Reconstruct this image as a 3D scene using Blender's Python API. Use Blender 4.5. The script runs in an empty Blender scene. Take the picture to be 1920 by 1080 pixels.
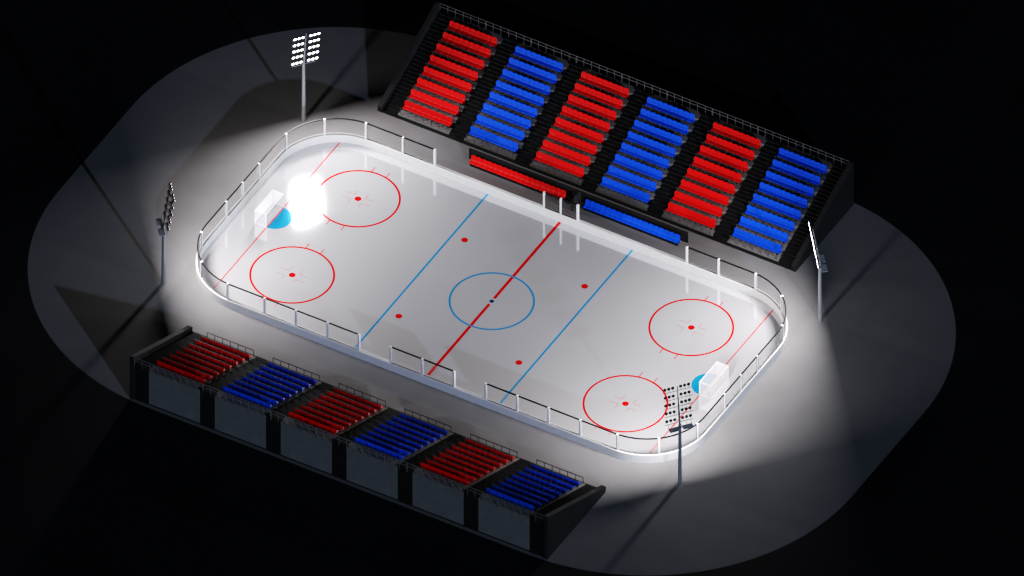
import bpy, bmesh, math, random
from mathutils import Vector, Matrix
random.seed(7)
sc = bpy.context.scene
C = sc.collection
PI = math.pi
R = math.radians

# ------------------------------------------------------------------ materials
def mat(name, col, rough=0.5, var=0.08, scale=1.5, spec=0.5, metal=0.0, rvar=0.0, bump=0.0, bscale=20.0):
    m = bpy.data.materials.new(name); m.use_nodes = True
    nt = m.node_tree; b = nt.nodes['Principled BSDF']
    b.inputs['Roughness'].default_value = rough
    b.inputs['Specular IOR Level'].default_value = spec
    b.inputs['Metallic'].default_value = metal
    tc = nt.nodes.new('ShaderNodeTexCoord')
    nz = nt.nodes.new('ShaderNodeTexNoise'); nz.inputs['Scale'].default_value = scale; nz.inputs['Detail'].default_value = 6
    nt.links.new(tc.outputs['Object'], nz.inputs['Vector'])
    rp = nt.nodes.new('ShaderNodeValToRGB')
    rp.color_ramp.elements[0].position = 0.3; rp.color_ramp.elements[1].position = 0.7
    rp.color_ramp.elements[0].color = tuple(c*(1-var) for c in col) + (1,)
    rp.color_ramp.elements[1].color = tuple(min(1, c*(1+var)) for c in col) + (1,)
    nt.links.new(nz.outputs['Fac'], rp.inputs['Fac'])
    nt.links.new(rp.outputs['Color'], b.inputs['Base Color'])
    if rvar:
        mr = nt.nodes.new('ShaderNodeMapRange')
        mr.inputs['From Min'].default_value = 0.3; mr.inputs['From Max'].default_value = 0.7
        mr.inputs['To Min'].default_value = max(0, rough-rvar); mr.inputs['To Max'].default_value = rough+rvar
        nt.links.new(nz.outputs['Fac'], mr.inputs['Value']); nt.links.new(mr.outputs['Result'], b.inputs['Roughness'])
    if bump:
        n2 = nt.nodes.new('ShaderNodeTexNoise'); n2.inputs['Scale'].default_value = bscale; n2.inputs['Detail'].default_value = 5
        nt.links.new(tc.outputs['Object'], n2.inputs['Vector'])
        bp = nt.nodes.new('ShaderNodeBump'); bp.inputs['Strength'].default_value = bump; bp.inputs['Distance'].default_value = 0.02
        nt.links.new(n2.outputs['Fac'], bp.inputs['Height']); nt.links.new(bp.outputs['Normal'], b.inputs['Normal'])
    return m

M = {}
ICE_R = 0.078; ICE_M = 0.5
M['ice'] = mat('ice', (0.62, 0.62, 0.645), ICE_R, 0.02, 0.16, 0.5, ICE_M, rvar=0.008)
M['ice_red'] = mat('ice_red_paint', (0.93, 0.014, 0.016), ICE_R, 0.06, 3, 0.5, ICE_M)
M['ice_faint'] = mat('ice_faint_red_paint', (0.68, 0.30, 0.31), ICE_R, 0.06, 3, 0.5, ICE_M)
M['ice_blue'] = mat('ice_blue_paint', (0.022, 0.38, 0.82), ICE_R, 0.06, 3, 0.5, ICE_M)
M['ice_crease'] = mat('ice_crease_paint', (0.02, 0.34, 0.68), ICE_R, 0.05, 2, 0.5, ICE_M)
M['ice_navy'] = mat('ice_navy_paint', (0.008, 0.07, 0.20), ICE_R, 0.05, 3, 0.5, ICE_M)
M['disc'] = mat('concrete_apron', (0.172, 0.168, 0.170), 0.75, 0.05, 0.35, 0.3, bump=0.08, bscale=6)
M['dark_ground'] = mat('dark_ground', (0.007, 0.0075, 0.009), 0.8, 0.15, 0.1, 0.2)
M['white'] = mat('white_board', (0.68, 0.67, 0.668), 0.42, 0.03, 1.2, 0.4)
M['post'] = mat('white_post', (0.70, 0.70, 0.71), 0.4, 0.03, 4, 0.4)
M['nosing'] = mat('worn_nosing', (0.0135, 0.0135, 0.014), 0.7, 0.3, 3, 0.3)
M['black'] = mat('glass_edge_dark_reflection', (0.004, 0.004, 0.005), 0.4, 0.1, 4, 0.3)  # dark internal reflection of the glass edge, put into the colour
M['net'] = mat('white_net', (0.8, 0.8, 0.82), 0.6, 0.03, 4, 0.3)
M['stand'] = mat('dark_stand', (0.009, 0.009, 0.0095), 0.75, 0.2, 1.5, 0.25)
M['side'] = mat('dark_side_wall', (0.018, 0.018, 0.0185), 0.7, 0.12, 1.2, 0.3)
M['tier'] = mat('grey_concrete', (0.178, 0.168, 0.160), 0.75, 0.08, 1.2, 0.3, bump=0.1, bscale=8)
M['rail'] = mat('steel_rail', (0.15, 0.15, 0.155), 0.5, 0.08, 3, 0.5)
M['rail_dark'] = mat('dark_rail', (0.045, 0.045, 0.047), 0.5, 0.1, 3, 0.5)
M['red'] = mat('red_plastic', (0.70, 0.004, 0.004), 0.5, 0.06, 2.0, 0.3)
M['blue'] = mat('blue_plastic', (0.004, 0.095, 0.72), 0.5, 0.06, 2.0, 0.3)
def translucent(m, f):
    nt = m.node_tree; b = nt.nodes['Principled BSDF']; out = nt.nodes['Material Output']
    t = nt.nodes.new('ShaderNodeBsdfTranslucent'); mx = nt.nodes.new('ShaderNodeMixShader')
    nt.links.new(b.inputs['Base Color'].links[0].from_socket, t.inputs['Color'])
    mx.inputs[0].default_value = f
    nt.links.new(b.outputs[0], mx.inputs[1]); nt.links.new(t.outputs[0], mx.inputs[2]); nt.links.new(mx.outputs[0], out.inputs['Surface'])
translucent(M['red'], 0.15); translucent(M['blue'], 0.15)
M['leg'] = mat('black_leg', (0.006, 0.006, 0.007), 0.5, 0.1, 4, 0.3)
M['pole'] = mat('pole_steel', (0.25, 0.25, 0.26), 0.45, 0.07, 2.5, 0.5)
M['plate'] = mat('platform_steel', (0.42, 0.43, 0.45), 0.55, 0.12, 6, 0.4)
M['lamp'] = mat('lamp_housing', (0.06, 0.06, 0.063), 0.8, 0.1, 6, 0.15, 0.4)

def glass_mat():
    m = bpy.data.materials.new('board_glass'); m.use_nodes = True
    b = m.node_tree.nodes['Principled BSDF']; nt = m.node_tree
    b.inputs['Base Color'].default_value = (0.97, 0.975, 0.98, 1)
    b.inputs['Transmission Weight'].default_value = 1.0
    b.inputs['IOR'].default_value = 1.2
    nz = nt.nodes.new('ShaderNodeTexNoise'); nz.inputs['Scale'].default_value = 0.8
    tc = nt.nodes.new('ShaderNodeTexCoord'); nt.links.new(tc.outputs['Object'], nz.inputs['Vector'])
    mr = nt.nodes.new('ShaderNodeMapRange'); mr.inputs['To Min'].default_value = 0.15; mr.inputs['To Max'].default_value = 0.20
    nt.links.new(nz.outputs['Fac'], mr.inputs['Value']); nt.links.new(mr.outputs['Result'], b.inputs['Roughness'])
    return m
M['glass'] = glass_mat()

def emit_mat():
    m = bpy.data.materials.new('lamp_lens'); m.use_nodes = True
    nt = m.node_tree; b = nt.nodes['Principled BSDF']
    b.inputs['Base Color'].default_value = (0.9, 0.9, 0.9, 1)
    b.inputs['Emission Color'].default_value = (1.0, 0.985, 0.96, 1)
    b.inputs['Emission Strength'].default_value = 10.0
    return m
M['lens'] = emit_mat()

# ------------------------------------------------------------------ mesh helpers
def obj(name, bm, m, parent=None, smooth=False, recalc=True):
    if recalc: bmesh.ops.recalc_face_normals(bm, faces=bm.faces)
    me = bpy.data.meshes.new(name); bm.to_mesh(me); bm.free()
    for x in (m if isinstance(m, (list, tuple)) else [m]): me.materials.append(x)
    if smooth:
        for p in me.polygons: p.use_smooth = True
    o = bpy.data.objects.new(name, me); C.objects.link(o)
    if parent: o.parent = parent
    return o

def thing(name, label, cat, loc=(0, 0, 0), rz=0.0, group=None):
    o = bpy.data.objects.new(name, None); C.objects.link(o)
    o.empty_display_size = 0.3
    o.location = loc; o.rotation_euler = (0, 0, rz)
    o['label'] = label; o['category'] = cat
    if group: o['group'] = group
    return o

def copy_tree(o, parent=None):
    c = o.copy(); C.objects.link(c)
    c.parent = parent
    for ch in list(o.children): copy_tree(ch, c)
    return c

def box(bm, x0, x1, y0, y1, z0, z1, mi=0):
    v = [bm.verts.new((x, y, z)) for z in (z0, z1) for y in (y0, y1) for x in (x0, x1)]
    for q in ((0, 2, 3, 1), (4, 5, 7, 6), (0, 1, 5, 4), (2, 6, 7, 3), (0, 4, 6, 2), (1, 3, 7, 5)):
        f = bm.faces.new([v[i] for i in q]); f.material_index = mi

def obox(bm, p, ax, ay, az, mi=0):
    """box about p with half-axis vectors"""
    p = Vector(p); ax = Vector(ax); ay = Vector(ay); az = Vector(az)
    v = [bm.verts.new(p + ax*i + ay*j + az*k) for k in (-1, 1) for j in (-1, 1) for i in (-1, 1)]
    for q in ((0, 2, 3, 1), (4, 5, 7, 6), (0, 1, 5, 4), (2, 6, 7, 3), (0, 4, 6, 2), (1, 3, 7, 5)):
        f = bm.faces.new([v[i] for i in q]); f.material_index = mi

def rod(bm, a, b, r, r2=None, n=6, mi=0):
    a = Vector(a); b = Vector(b); d = (b-a).normalized()
    u = d.orthogonal().normalized(); w = d.cross(u)
    r2 = r if r2 is None else r2
    A = [bm.verts.new(a + (u*math.cos(2*PI*i/n)+w*math.sin(2*PI*i/n))*r) for i in range(n)]
    B = [bm.verts.new(b + (u*math.cos(2*PI*i/n)+w*math.sin(2*PI*i/n))*r2) for i in range(n)]
    for i in range(n):
        f = bm.faces.new([A[i], A[(i+1) % n], B[(i+1) % n], B[i]]); f.material_index = mi
    f = bm.faces.new(A[::-1]); f.material_index = mi
    f = bm.faces.new(B); f.material_index = mi

def extrude_x(bm, prof, x0, x1, mi=0):
    """prof: list of (y,z), extruded along x"""
    A = [bm.verts.new((x0, y, z)) for y, z in prof]
    B = [bm.verts.new((x1, y, z)) for y, z in prof]
    n = len(prof)
    for i in range(n):
        f = bm.faces.new([A[i], A[(i+1) % n], B[(i+1) % n], B[i]]); f.material_index = mi
    bm.faces.new(A[::-1]).material_index = mi; bm.faces.new(B).material_index = mi

def rrect(hx, hy, r, n=20):
    pts = []
    for cx, cy, a0 in ((hx-r, hy-r, 0), (-(hx-r), hy-r, 90), (-(hx-r), -(hy-r), 180), (hx-r, -(hy-r), 270)):
        for i in range(n+1):
            a = R(a0 + 90*i/n)
            pts.append((cx + r*math.cos(a), cy + r*math.sin(a)))
    return pts

def sheet(name, pts, z, m, parent=None):
    bm = bmesh.new()
    bm.faces.new([bm.verts.new((x, y, z)) for x, y in pts])
    bmesh.ops.triangulate(bm, faces=bm.faces)
    o = obj(name, bm, m, parent, recalc=False)
    return o

# ------------------------------------------------------------------ setting
bm = bmesh.new()
L = 600
bm.faces.new([bm.verts.new(p) for p in ((-L, -L, -0.012), (L, -L, -0.012), (L, L, -0.012), (-L, L, -0.012))])
o = obj('ground', bm, M['dark_ground'], recalc=False); o['kind'] = 'structure'
o = sheet('apron_pavement', rrect(48.2, 32.6, 25.0, 40), 0.0, M['disc']); o['kind'] = 'structure'
ice = sheet('ice_sheet', rrect(30.2, 14.5, 6.9, 24), 0.012, M['ice']); ice['kind'] = 'structure'

def ring(bm, cx, cy, r, w, z, n=96, a0=0, a1=2*PI):
    closed = abs(a1-a0-2*PI) < 1e-6
    A = []; B = []
    for i in range(n + (0 if closed else 1)):
        a = a0 + (a1-a0)*i/n
        A.append(bm.verts.new((cx+(r-w/2)*math.cos(a), cy+(r-w/2)*math.sin(a), z)))
        B.append(bm.verts.new((cx+(r+w/2)*math.cos(a), cy+(r+w/2)*math.sin(a), z)))
    k = len(A)
    for i in range(k if closed else k-1):
        j = (i+1) % k
        bm.faces.new([A[i], B[i], B[j], A[j]])

def disk(bm, cx, cy, r, z, n=32, a0=0, a1=2*PI):
    closed = abs(a1-a0-2*PI) < 1e-6
    bm.faces.new([bm.verts.new((cx+r*math.cos(a0+(a1-a0)*i/n), cy+r*math.sin(a0+(a1-a0)*i/n), z)) for i in range(n + (0 if closed else 1))])

def quad(bm, x0, x1, y0, y1, z):
    bm.faces.new([bm.verts.new(p) for p in ((x0, y0, z), (x1, y0, z), (x1, y1, z), (x0, y1, z))])

Z1, Z2, Z3 = 0.016, 0.020, 0.024
YI = 14.38
def mark(name, bm, m): return obj(name, bm, m, ice, recalc=False)
for s in (-1, 1):
    bm = bmesh.new(); quad(bm, s*8.8-0.10, s*8.8+0.10, -YI, YI, Z1); mark('blue_line', bm, M['ice_blue'])
    yg = 7.6 + math.sqrt(6.8**2 - 3.05**2) - 0.05
    bm = bmesh.new(); quad(bm, s*26.35-0.06, s*26.35+0.06, -yg, yg, Z2); mark('goal_line', bm, M['ice_red'])
    bm = bmesh.new()
    disk(bm, s*26.35, 0, 1.8, Z1, 32, PI/2 if s > 0 else -PI/2, 3*PI/2 if s > 0 else PI/2)
    mark('goal_crease', bm, M['ice_crease'])
bm = bmesh.new(); quad(bm, -0.16, 0.16, -YI, -0.52, Z1); quad(bm, -0.16, 0.16, 0.52, YI, Z1); mark('center_line', bm, M['ice_red'])
bm = bmesh.new(); ring(bm, 0, 0, 4.45, 0.19, Z2); mark('center_circle', bm, M['ice_blue'])
bm = bmesh.new(); disk(bm, 0, 0, 0.24, Z2); mark('center_spot', bm, M['ice_navy'])
for sx in (-1, 1):
    for sy in (-1, 1):
        bm = bmesh.new(); disk(bm, sx*7.3, sy*6.93, 0.36, Z1); mark('faceoff_spot', bm, M['ice_red'])
        cx, cy = sx*20.27, sy*6.93
        bm = bmesh.new(); disk(bm, cx, cy, 0.36, Z1); mark('faceoff_spot', bm, M['ice_red'])
        bm = bmesh.new(); ring(bm, cx, cy, 4.42, 0.21, Z1)
        for hx in (-0.9, 0.9):
            for hs in (-1, 1):
                ya = math.sqrt(4.42**2-hx*hx)
                y0, y1 = sorted((cy+hs*(ya+0.12), cy+hs*(ya+0.85)))
                quad(bm, cx+hx-0.05, cx+hx+0.05, y0, y1, Z1)
        mark('faceoff_circle', bm, M['ice_red'])
        bm = bmesh.new()
        for ax in (-1, 1):
            for ay in (-1, 1):
                x0, x1 = sorted((cx+ax*0.62, cx+ax*1.65)); quad(bm, x0, x1, cy+ay*0.42-0.04, cy+ay*0.42+0.04, Z1)
                y0, y1 = sorted((cy+ay*0.465, cy+ay*1.1)); quad(bm, cx+ax*0.66-0.04, cx+ax*0.66+0.04, y0, y1, Z1)
        mark('faceoff_mark', bm, M['ice_faint'])

# ------------------------------------------------------------------ rink boards
HX, HY, RC = 30.3, 14.6, 7.0
SEG = []                                   # path pieces: straight / arc, counter-clockwise from (HX, -(HY-RC))
a_, b_ = HX-RC, HY-RC
SEG.append(('l', (HX, -b_), (HX, b_)))
SEG.append(('a', (a_, b_), 0))
SEG.append(('l', (a_, HY), (-a_, HY)))
SEG.append(('a', (-a_, b_), 90))
SEG.append(('l', (-HX, b_), (-HX, -b_)))
SEG.append(('a', (-a_, -b_), 180))
SEG.append(('l', (-a_, -HY), (a_, -HY)))
SEG.append(('a', (a_, -b_), 270))
def seglen(s): return math.dist(s[1], s[2]) if s[0] == 'l' else RC*PI/2
TOTAL = sum(map(seglen, SEG))
def at(s):
    s %= TOTAL
    for g in SEG:
        l = seglen(g)
        if s <= l:
            if g[0] == 'l':
                t = s/l; x = g[1][0]+(g[2][0]-g[1][0])*t; y = g[1][1]+(g[2][1]-g[1][1])*t
                dx, dy = (g[2][0]-g[1][0])/l, (g[2][1]-g[1][1])/l
                return x, y, dy, -dx
            a = R(g[2]) + s/RC
            return g[1][0]+RC*math.cos(a), g[1][1]+RC*math.sin(a), math.cos(a), math.sin(a)
        s -= l
    return at(0)
GRID = [(i*TOTAL/6000, at(i*TOTAL/6000)) for i in range(6000)]
def param(x, y): return min(GRID, key=lambda q: (q[1][0]-x)**2+(q[1][1]-y)**2)[0]

def sweep(bm, s0, s1, prof, step=0.45, closed=False):
    """prof: (offset along outward normal, z) polygon swept along the path"""
    n = max(2, int((s1-s0)/step)+1); rows = []
    for i in range(n if closed else n+1):
        x, y, nx, ny = at(s0+(s1-s0)*i/n)
        rows.append([bm.verts.new((x+nx*o, y+ny*o, z)) for o, z in prof])
    k = len(prof)
    for i in range(n if closed else n):
        A = rows[i]; B = rows[(i+1) % len(rows)]
        for j in range(k): bm.faces.new([A[j], A[(j+1) % k], B[(j+1) % k], B[j]])
    if not closed:
        bm.faces.new(rows[0][::-1]); bm.faces.new(rows[-1])

boards = thing('rink_boards', 'white dasher boards with clear glass panels and posts around the ice rink', 'rink boards')
BH = 1.05
bm = bmesh.new()
sweep(bm, 0, TOTAL, [(-0.20, 0.0), (-0.20, BH-0.04), (-0.17, BH), (0.19, BH), (0.22, BH-0.04), (0.22, 0.0)], 0.4, True)
obj('board_wall', bm, M['white'], boards)
half = [(-30.0, 8.9), (-30.3, 3.45), (-30.3, 0.0), (-30.3, -3.45), (-30.0, -8.9)]
corner = 27.72, 12.83
far_x = [-23.7, -19.2, -15.35, -2.04, 0.0, 2.04, 15.35, 19.2, 23.7]
near_x = [-23.7, -19.2, -15.36, -11.52, -7.7, -3.85, 0.0, 3.85, 7.7, 11.52, 15.36, 19.2, 23.7]
posts = [(x, HY) for x in far_x] + [(x, -HY) for x in near_x] + half + [(-x, y) for x, y in half] + [(sx*corner[0], sy*corner[1]) for sx in (-1, 1) for sy in (-1, 1)]
pp = sorted(param(x, y) for x, y in posts)
PT = 3.24
for s in pp:
    x, y, nx, ny = at(s); bm = bmesh.new()
    t = Vector((-ny, nx, 0)); nn = Vector((nx, ny, 0))
    obox(bm, (x, y, (BH+PT)/2), t*0.105, nn*0.125, Vector((0, 0, (PT-BH)/2)))
    bmesh.ops.bevel(bm, geom=[e for e in bm.edges], offset=0.015, segments=1, affect='EDGES')
    obj('post', bm, M['post'], boards)
for i, s in enumerate(pp):
    e = pp[(i+1) % len(pp)]
    if e < s: e += TOTAL
    xm, ym, _, _ = at((s+e)/2)
    if ym < -14 and 3.85 < abs(xm) < 7.7: continue            # open gates on the near side
    if ym > 14 and 2.04 < abs(xm) < 15.35: continue           # open fronts of the benches
    bm = bmesh.new(); sweep(bm, s+0.11, e-0.11, [(-0.03, BH+0.004), (-0.03, PT-0.09), (0.03, PT-0.09), (0.03, BH+0.004)], 0.6)
    g = obj('glass_panel', bm, M['glass'], boards)
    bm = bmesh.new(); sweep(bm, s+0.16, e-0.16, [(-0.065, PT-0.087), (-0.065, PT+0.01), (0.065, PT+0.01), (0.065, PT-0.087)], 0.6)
    obj('panel_edge', bm, M['black'], g)  # black strip stands in for the internal reflection along the glass top

# ------------------------------------------------------------------ goals
def make_goal():
    g = thing('hockey_goal', 'white netted hockey goal with the frame standing at the left end of the ice', 'goal', (-26.35, 0, 0.026), 0, 'goals at the two ends of the ice')
    W, H, D = 1.85, 1.85, 1.4     # opens towards local +x; back at -x
    bm = bmesh.new(); r = 0.045
    for s in (-1, 1):
        rod(bm, (0, s*W, 0), (0, s*W, H+r), r, n=8)
        rod(bm, (-D, s*W, 0), (-D, s*W, H+r), r*0.8, n=8)
        rod(bm, (0, s*W, H), (-D, s*W, H), r*0.8, n=8)
        rod(bm, (0, s*W, r), (-D, s*W, r), r*0.8, n=8)
    rod(bm, (0, -W, H), (0, W, H), r, n=8)
    rod(bm, (-D, -W, H), (-D, W, H), r*0.8, n=8)
    rod(bm, (-D, -W, r), (-D, W, r), r, n=8)
    obj('frame', bm, M['post'], g)
    t = 0.015
    def bars(name, P0, U, V, nu, nv):
        bm = bmesh.new(); P0 = Vector(P0); U = Vector(U); V = Vector(V)
        for i in range(1, nu): rod(bm, P0+U*i/nu, P0+U*i/nu+V, t, n=4)
        for j in range(1, nv): rod(bm, P0+V*j/nv, P0+V*j/nv+U, t*0.6, n=4)
        obj(name, bm, M['net'], g)
    for s in (-1, 1): bars('side_net', (0, s*W, 0.06), (-D, 0, 0), (0, 0, H-0.06), 14, 10)
    bars('top_net', (0, -W, H), (-D, 0, 0), (0, 2*W, 0), 14, 26)
    bars('back_net', (-D, -W, 0.06), (0, 2*W, 0), (0, 0, H-0.06), 32, 16)
    return g
g1 = make_goal()
g2 = copy_tree(g1); g2.location = (26.35, 0, 0.026); g2.rotation_euler = (0, 0, PI)
g2['label'] = 'white netted hockey goal standing at the right end of the ice, seen from behind'

# ------------------------------------------------------------------ seats
PITCH = 0.64
def seat_mesh(name, m):
    """seat facing local -y, origin under the seat on the tread"""
    bm = bmesh.new()
    prof = [(-0.02, 0.27, 0.27), (-0.05, 0.34, 0.305), (0.0, 0.395, 0.313), (0.20, 0.365, 0.315), (0.36, 0.37, 0.315), (0.44, 0.46, 0.315),
            (0.48, 0.62, 0.315), (0.515, 0.82, 0.315), (0.545, 0.97, 0.31), (0.555, 1.05, 0.28), (0.555, 1.08, 0.20)]
    rows = []
    for y, z, w in prof:
        r = []
        for k in range(7):
            u = k/3-1
            r.append(bm.verts.new((u*w, y - (0.02*u*u if z > 0.45 else 0), 0.11 + z + (0.035*abs(u)**2.5 if 0.35 < z < 0.45 else 0) - (0.02*u*u if z > 0.95 else 0))))
        rows.append(r)
    fs = []
    for i in range(len(rows)-1):
        for k in range(6): fs.append(bm.faces.new([rows[i][k], rows[i][k+1], rows[i+1][k+1], rows[i+1][k]]))
    bmesh.ops.recalc_face_normals(bm, faces=bm.faces)
    for f in bm.faces: f.smooth = True
    lo = [[bm.verts.new((u*0.305, 0.515-0.02*u*u, z)) for u in (-1, -0.33, 0.33, 1)] for z in (0.10, 0.74)]   # closed back shell under the seat
    for k in range(3): bm.faces.new([lo[0][k], lo[0][k+1], lo[1][k+1], lo[1][k]])
    box(bm, -0.05, 0.05, 0.10, 0.30, 0.0, 0.445, 1)
    box(bm, -0.30, 0.30, 0.16, 0.24, 0.40, 0.445, 1)
    bmesh.ops.recalc_face_normals(bm, faces=bm.faces)
    me = bpy.data.meshes.new(name); bm.to_mesh(me); bm.free()
    me.materials.append(m); me.materials.append(M['leg'])
    return me
SEAT = {'red': seat_mesh('red_seat', M['red']), 'blue': seat_mesh('blue_seat', M['blue'])}
def seat(parent, col, x, y, z):
    o = bpy.data.objects.new('seat', SEAT[col]); C.objects.link(o)
    o.parent = parent; o.location = (x, y, z)
    return o

# ------------------------------------------------------------------ grandstand modules (local y = away from the rink)
TR, RI, Z0, YB = 1.35, 0.56, 0.35, 0.30       # tread, riser, first tread height, first tread edge (from the stand front)
BACK = 12.15
HB = 3.10
def rail_mesh(n, step, h, bars, r, zb=0.0):
    bm = bmesh.new(); Lx = n*step/2
    for i in range(n+1):
        rod(bm, (-Lx+i*step, 0, zb), (-Lx+i*step, 0, h), r, n=5)
    for b in bars: obox(bm, (0, 0, b), (Lx+r, 0, 0), (0, r, 0), (0, 0, r))
    me = bpy.data.meshes.new('rail'); bm.to_mesh(me); bm.free(); return me
ROWRAIL = rail_mesh(6, 0.94, 0.84, [0.84], 0.034); ROWRAIL.materials.append(M['rail_dark'])
BACKRAIL = rail_mesh(6, 0.936, 5.93, [5.93, 5.50], 0.026, 4.62); BACKRAIL.materials.append(M['rail'])

def make_block(col):
    t = thing('seating_block', col, 'seating block')
    prof = [(YB, 0.16)]
    for k in range(9):
        prof += [(YB+TR*k, Z0+RI*k), (YB+TR*(k+1) if k < 8 else BACK, Z0+RI*k)]
    prof.append((BACK, 0.16))
    bm = bmesh.new(); extrude_x(bm, prof, -HB, HB); obj('concrete_tier', bm, M['tier'], t)
    for k in range(8):
        r = bpy.data.objects.new('railing', ROWRAIL); C.objects.link(r); r.parent = t
        r.location = (0, YB+TR*k+0.06, Z0+RI*k)
        for i in range(9):
            seat(t, col, (i-4)*PITCH, YB+TR*k+0.60, Z0+RI*k)
    return t

def make_stand(label):
    t = thing('grandstand', label, 'grandstand', (0, 0, 0), 0, 'grandstands along the two long sides of the rink')
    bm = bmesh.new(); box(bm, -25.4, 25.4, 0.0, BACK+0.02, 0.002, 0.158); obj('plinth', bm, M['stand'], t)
    for s in (-1, 1):
        bm = bmesh.new(); x0, x1 = sorted((s*24.86, s*25.42))
        extrude_x(bm, [(-0.05, 0.002), (-0.05, 0.74), (BACK, 5.93), (BACK+0.14, 5.93), (BACK+0.14, 0.002)], x0, x1)
        bmesh.ops.bevel(bm, geom=list(bm.edges), offset=0.03, segments=1, affect='EDGES')
        obj('side_wall', bm, M['side'], t)
    edges = [-24.86]
    for c in BX: edges += [c-HB, c+HB]
    edges.append(24.86)
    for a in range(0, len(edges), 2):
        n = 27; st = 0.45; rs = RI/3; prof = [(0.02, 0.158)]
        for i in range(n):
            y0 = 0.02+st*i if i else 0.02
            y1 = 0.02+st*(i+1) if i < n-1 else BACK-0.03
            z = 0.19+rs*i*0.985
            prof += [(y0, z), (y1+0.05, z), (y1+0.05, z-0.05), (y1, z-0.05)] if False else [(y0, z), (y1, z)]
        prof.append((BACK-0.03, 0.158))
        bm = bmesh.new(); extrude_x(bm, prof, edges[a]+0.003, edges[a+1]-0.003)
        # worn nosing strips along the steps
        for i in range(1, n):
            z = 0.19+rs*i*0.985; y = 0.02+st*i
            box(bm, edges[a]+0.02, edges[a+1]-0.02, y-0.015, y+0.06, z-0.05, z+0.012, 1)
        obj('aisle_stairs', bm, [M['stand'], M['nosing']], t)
    for i in range(9):
        r = bpy.data.objects.new('back_railing', BACKRAIL); C.objects.link(r); r.parent = t
        r.location = ((i-4)*5.64*0.978, BACK+0.05, 0)
    return t
BX = [-20.04, -12.02, -4.0, 4.0, 12.02, 20.04]
FRONT = 20.0
s1 = make_stand('large dark grandstand behind the team benches, facing the viewer across the rink')
s1.location = (0, FRONT, 0)
s2 = copy_tree(s1); s2.location = (0, -FRONT, 0); s2.rotation_euler = (0, 0, PI)
s2['label'] = 'large dark grandstand nearest the viewer, seen from behind with grey back panels'
proto = {'red': make_block('red'), 'blue': make_block('blue')}
used = set()
ORD = ['first', 'second', 'third', 'fourth', 'fifth', 'sixth']
for side in (1, -1):
    for i, x in enumerate(BX):
        col = 'red' if i % 2 == 0 else 'blue'
        b = proto[col] if col not in used else copy_tree(proto[col])
        used.add(col)
        b.location = (x, side*FRONT, 0); b.rotation_euler = (0, 0, 0 if side > 0 else PI)
        b['group'] = 'seating blocks of the grandstands'
        k = i//2; pos = ('leftmost', 'middle', 'rightmost')[k]
        if side > 0:
            b['label'] = '%s of the three %s seating blocks in the far grandstand behind the benches' % (pos, col)
        else:
            b['label'] = '%s of the three %s seating blocks in the near grandstand seen from behind' % (pos, col)

# ------------------------------------------------------------------ team benches and their wall
for col, cx, lab in (('red', -6.98, 'long row of red team bench seats against the dark wall'), ('blue', 6.92, 'long row of blue team bench seats against the dark wall')):
    t = thing('team_bench', lab, 'bench', (cx, 17.25, 0.0), 0, 'team benches beside the rink')
    n = 18
    for i in range(n): seat(t, col, (i-(n-1)/2)*PITCH, 0.02, 0.0)
    bm = bmesh.new()
    box(bm, -n*PITCH/2+0.1, n*PITCH/2-0.1, 0.06, 0.34, 0.015, 0.285)
    obj('bench_frame', bm, M['leg'], t)
w = thing('bench_wall', 'low dark wall with a short divider behind the two team benches', 'wall', (0, 18.25, 0))
bm = bmesh.new(); box(bm, -13.3, 13.3, 0.0, 0.09, 0.0, 1.5); obj('back_panel', bm, M['stand'], w)
bm = bmesh.new(); extrude_x(bm, [(-1.7, 0.0), (-1.7, 0.9), (-0.9, 1.5), (-0.003, 1.5), (-0.003, 0.0)], 0.12, 0.30); obj('divider', bm, M['side'], w)

# ------------------------------------------------------------------ floodlights (local +y faces the rink)
AL = R(8.5); HJ = 8.0
mdir = Vector((0, math.sin(AL), math.cos(AL))); fdir = Vector((0, math.cos(AL), -math.sin(AL))); xd = Vector((1, 0, 0))
J = Vector((0, 0, HJ))
def frame_of(f):
    u = f.orthogonal().normalized(); return u, f.cross(u)
def hoop(bm, f, r, h, n=12):
    u, w = frame_of(f)
    A = [bm.verts.new((u*math.cos(2*PI*i/n)+w*math.sin(2*PI*i/n))*r) for i in range(n)]
    B = [bm.verts.new((u*math.cos(2*PI*i/n)+w*math.sin(2*PI*i/n))*r + f*h) for i in range(n)]
    for i in range(n): bm.faces.new([A[i], A[(i+1) % n], B[(i+1) % n], B[i]])
def dome(bm, f, r, h, n=14):
    u, w = frame_of(f); rows = []
    for k in range(4):
        t = k/4*PI/2
        rows.append([bm.verts.new((u*math.cos(2*PI*i/n)+w*math.sin(2*PI*i/n))*r*math.cos(t) + f*(0.004+h*math.sin(t))) for i in range(n)])
    top = bm.verts.new(f*(0.004+h))
    for k in range(3):
        for i in range(n): bm.faces.new([rows[k][i], rows[k][(i+1) % n], rows[k+1][(i+1) % n], rows[k+1][i]])
    for i in range(n): bm.faces.new([rows[3][i], rows[3][(i+1) % n], top])
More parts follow.
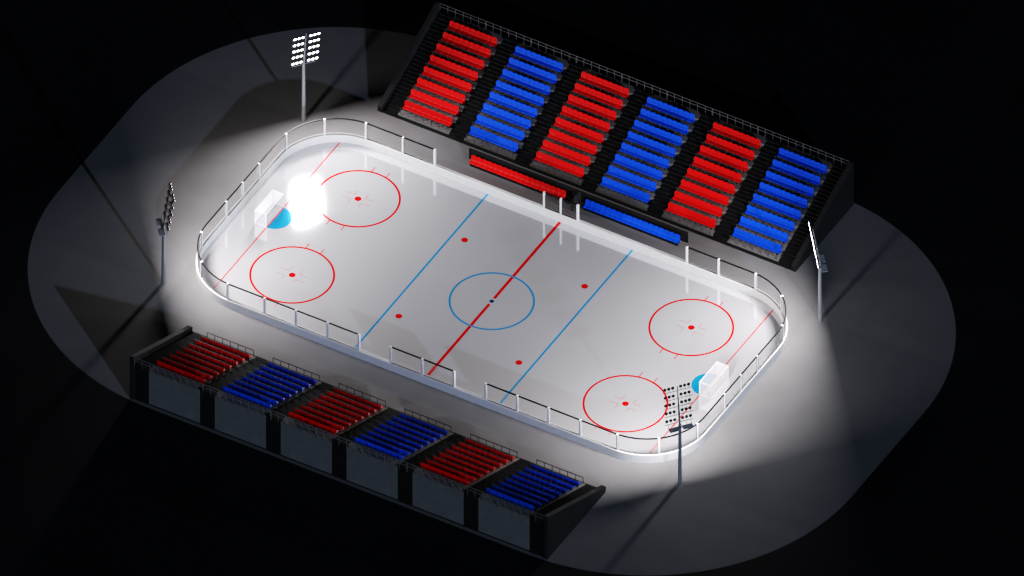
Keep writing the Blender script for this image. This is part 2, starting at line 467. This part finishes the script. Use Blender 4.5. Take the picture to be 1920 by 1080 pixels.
def make_flood():
    t = thing('floodlight', '', 'floodlight', group='floodlight masts at the corners of the rink')
    bm = bmesh.new(); rod(bm, (0, 0, 0.0), (0, 0, HJ+0.12), 0.23, 0.17, n=8)
    obj('pole', bm, M['pole'], t)
    bm = bmesh.new(); rod(bm, J, J+mdir*5.05, 0.125, 0.045, n=8); obj('mast', bm, M['pole'], t)
    bm = bmesh.new()
    for s in (-1, 1):
        x0, x1 = sorted((s*0.20, s*1.30)); box(bm, x0, x1, -0.62, -0.06, HJ-0.06, HJ-0.01)
        for yy in (-0.65, -0.06): box(bm, x0, x1, yy, yy+0.035, HJ-0.075, HJ-0.0, 1)
        box(bm, s*1.30-0.025, s*1.30+0.025, -0.65, -0.025, HJ-0.085, HJ+0.005, 1)
        rod(bm, (s*1.28, -0.03, HJ+0.0), J+mdir*0.42+xd*s*1.28, 0.025, n=5, mi=1)
        rod(bm, (s*0.75, -0.03, HJ+0.0), J+mdir*0.42+xd*s*0.75, 0.018, n=5, mi=1)
    box(bm, -0.22, 0.22, -0.30, -0.19, HJ-0.07, HJ+0.0, 1)
    obj('platform', bm, [M['plate'], M['pole']], t)
    for k in range(5):
        c = J + mdir*(0.42+k) + fdir*0.10
        bm = bmesh.new(); obox(bm, c, xd*1.62, fdir*0.022, mdir*0.022); obj('crossbar', bm, M['rail'], t)
        for px in (-1.34, -0.895, -0.45, 0.45, 0.895, 1.34):
            lc = J + mdir*(0.77+k) + fdir*0.22 + xd*px
            bm = bmesh.new()
            rod(bm, (0, 0, 0), fdir*-0.17, 0.186, 0.05, n=12)
            hoop(bm, fdir, 0.174, 0.048)
            rod(bm, fdir*-0.10-mdir*0.11, fdir*-0.12-mdir*0.35, 0.016, n=4)
            l = obj('lamp', bm, M['lamp'], t); l.location = lc
            bm = bmesh.new(); dome(bm, fdir, 0.168, 0.085); obj('lens', bm, M['lens'], l, True)
    return t
FL = make_flood()
def area(t):
    d = bpy.data.lights.new('floodlight_lamp', 'AREA'); d.shape = 'RECTANGLE'; d.size = 3.0; d.size_y = 4.5
    d.energy = FLOOD_W; d.color = (1.0, 0.962, 0.968)
    o = bpy.data.objects.new('floodlight_lamp', d); C.objects.link(o); o.parent = t
    c = J + mdir*2.77 + fdir*0.36
    # local -Z of the light looks along fdir, local Y along the mast
    m3 = Matrix((xd, mdir, -fdir)).transposed()
    if m3.determinant() < 0: m3 = Matrix((-xd, mdir, -fdir)).transposed()
    o.matrix_local = Matrix.Translation(c) @ m3.to_4x4()
FLOOD_W = 8700
nh = (-0.78, 0.625)
for sx, sy, lab in ((-1, 1, 'lit floodlight mast at the back left corner, its white lamps facing the viewer'),
                    (-1, -1, 'floodlight mast at the left corner by the near grandstand, its lamp rack seen edge on'),
                    (1, 1, 'floodlight mast at the right corner by the far grandstand, its lamps a thin bright line'),
                    (1, -1, 'dark floodlight mast nearest the viewer at the front corner, lamps seen from behind')):
    t = FL if (sx, sy) == (-1, 1) else copy_tree(FL)
    t.location = (sx*31.4, sy*14.75, 0)
    d = (-sx*0.78, -sy*0.625)
    t.rotation_euler = (0, 0, math.atan2(-d[0], d[1]))
    t['label'] = lab
    if t is not FL: area(t)
area(FL)

# ------------------------------------------------------------------ moonlight, sky, camera
s = bpy.data.lights.new('moon', 'SUN'); s.energy = 1.5; s.angle = R(0.9); s.color = (0.56, 0.74, 1.0)
so = bpy.data.objects.new('moon', s); C.objects.link(so)
EL = R(16.9); trav = Vector((-0.812*math.cos(EL), 0.583*math.cos(EL), -math.sin(EL)))
so.rotation_euler = trav.to_track_quat('-Z', 'Y').to_euler()
so.location = (80, -60, 40)
wd = bpy.data.worlds.new('World'); sc.world = wd; wd.use_nodes = True
nt = wd.node_tree; bg = nt.nodes['Background']
sky = nt.nodes.new('ShaderNodeTexSky'); sky.sky_type = 'NISHITA'; sky.sun_disc = False
sky.sun_elevation = EL; sky.sun_rotation = math.atan2(-trav.x, -trav.y)
nt.links.new(sky.outputs['Color'], bg.inputs['Color']); bg.inputs['Strength'].default_value = 0.0010

cd = bpy.data.cameras.new('Camera'); cam = bpy.data.objects.new('Camera', cd); C.objects.link(cam)
S = 17.8; a = R(30); e = R(42)
right = Vector((math.cos(a), math.sin(a), 0)); back = Vector((math.sin(a)*math.cos(e), -math.cos(a)*math.cos(e), math.sin(e))); up = back.cross(right)
cam.location = right*(38/S) + up*(25/S) + back*160
cam.rotation_euler = (R(48), 0, a)
cd.type = 'ORTHO'; cd.ortho_scale = 1920/S; cd.clip_end = 2000
sc.camera = cam
sc.view_settings.view_transform = 'Standard'; sc.view_settings.look = 'None'; sc.view_settings.exposure = 0
# contrast of the night exposure: deep shadows, soft shoulder (a plain tone curve, the same for every pixel)
vs = sc.view_settings; vs.use_curve_mapping = True
cm = vs.curve_mapping; cm.use_clip = False; cm.extend = 'EXTRAPOLATED'
cv = cm.curves[3]
pts = [(0.0, 0.0), (0.02, 0.0105), (0.045, 0.029), (0.09, 0.074), (0.16, 0.165), (0.27, 0.31), (0.5, 0.525), (0.75, 0.68), (1.0, 0.80)]
cv.points[0].location = pts[0]; cv.points[1].location = pts[-1]
for p in pts[1:-1]: cv.points.new(*p)
cm.update()
sc.render.engine = 'CYCLES'
sc.cycles.use_denoising = True
sc.cycles.caustics_refractive = False; sc.cycles.caustics_reflective = False
sc.cycles.max_bounces = 10; sc.cycles.transmission_bounces = 8
sc.cycles.sample_clamp_indirect = 4
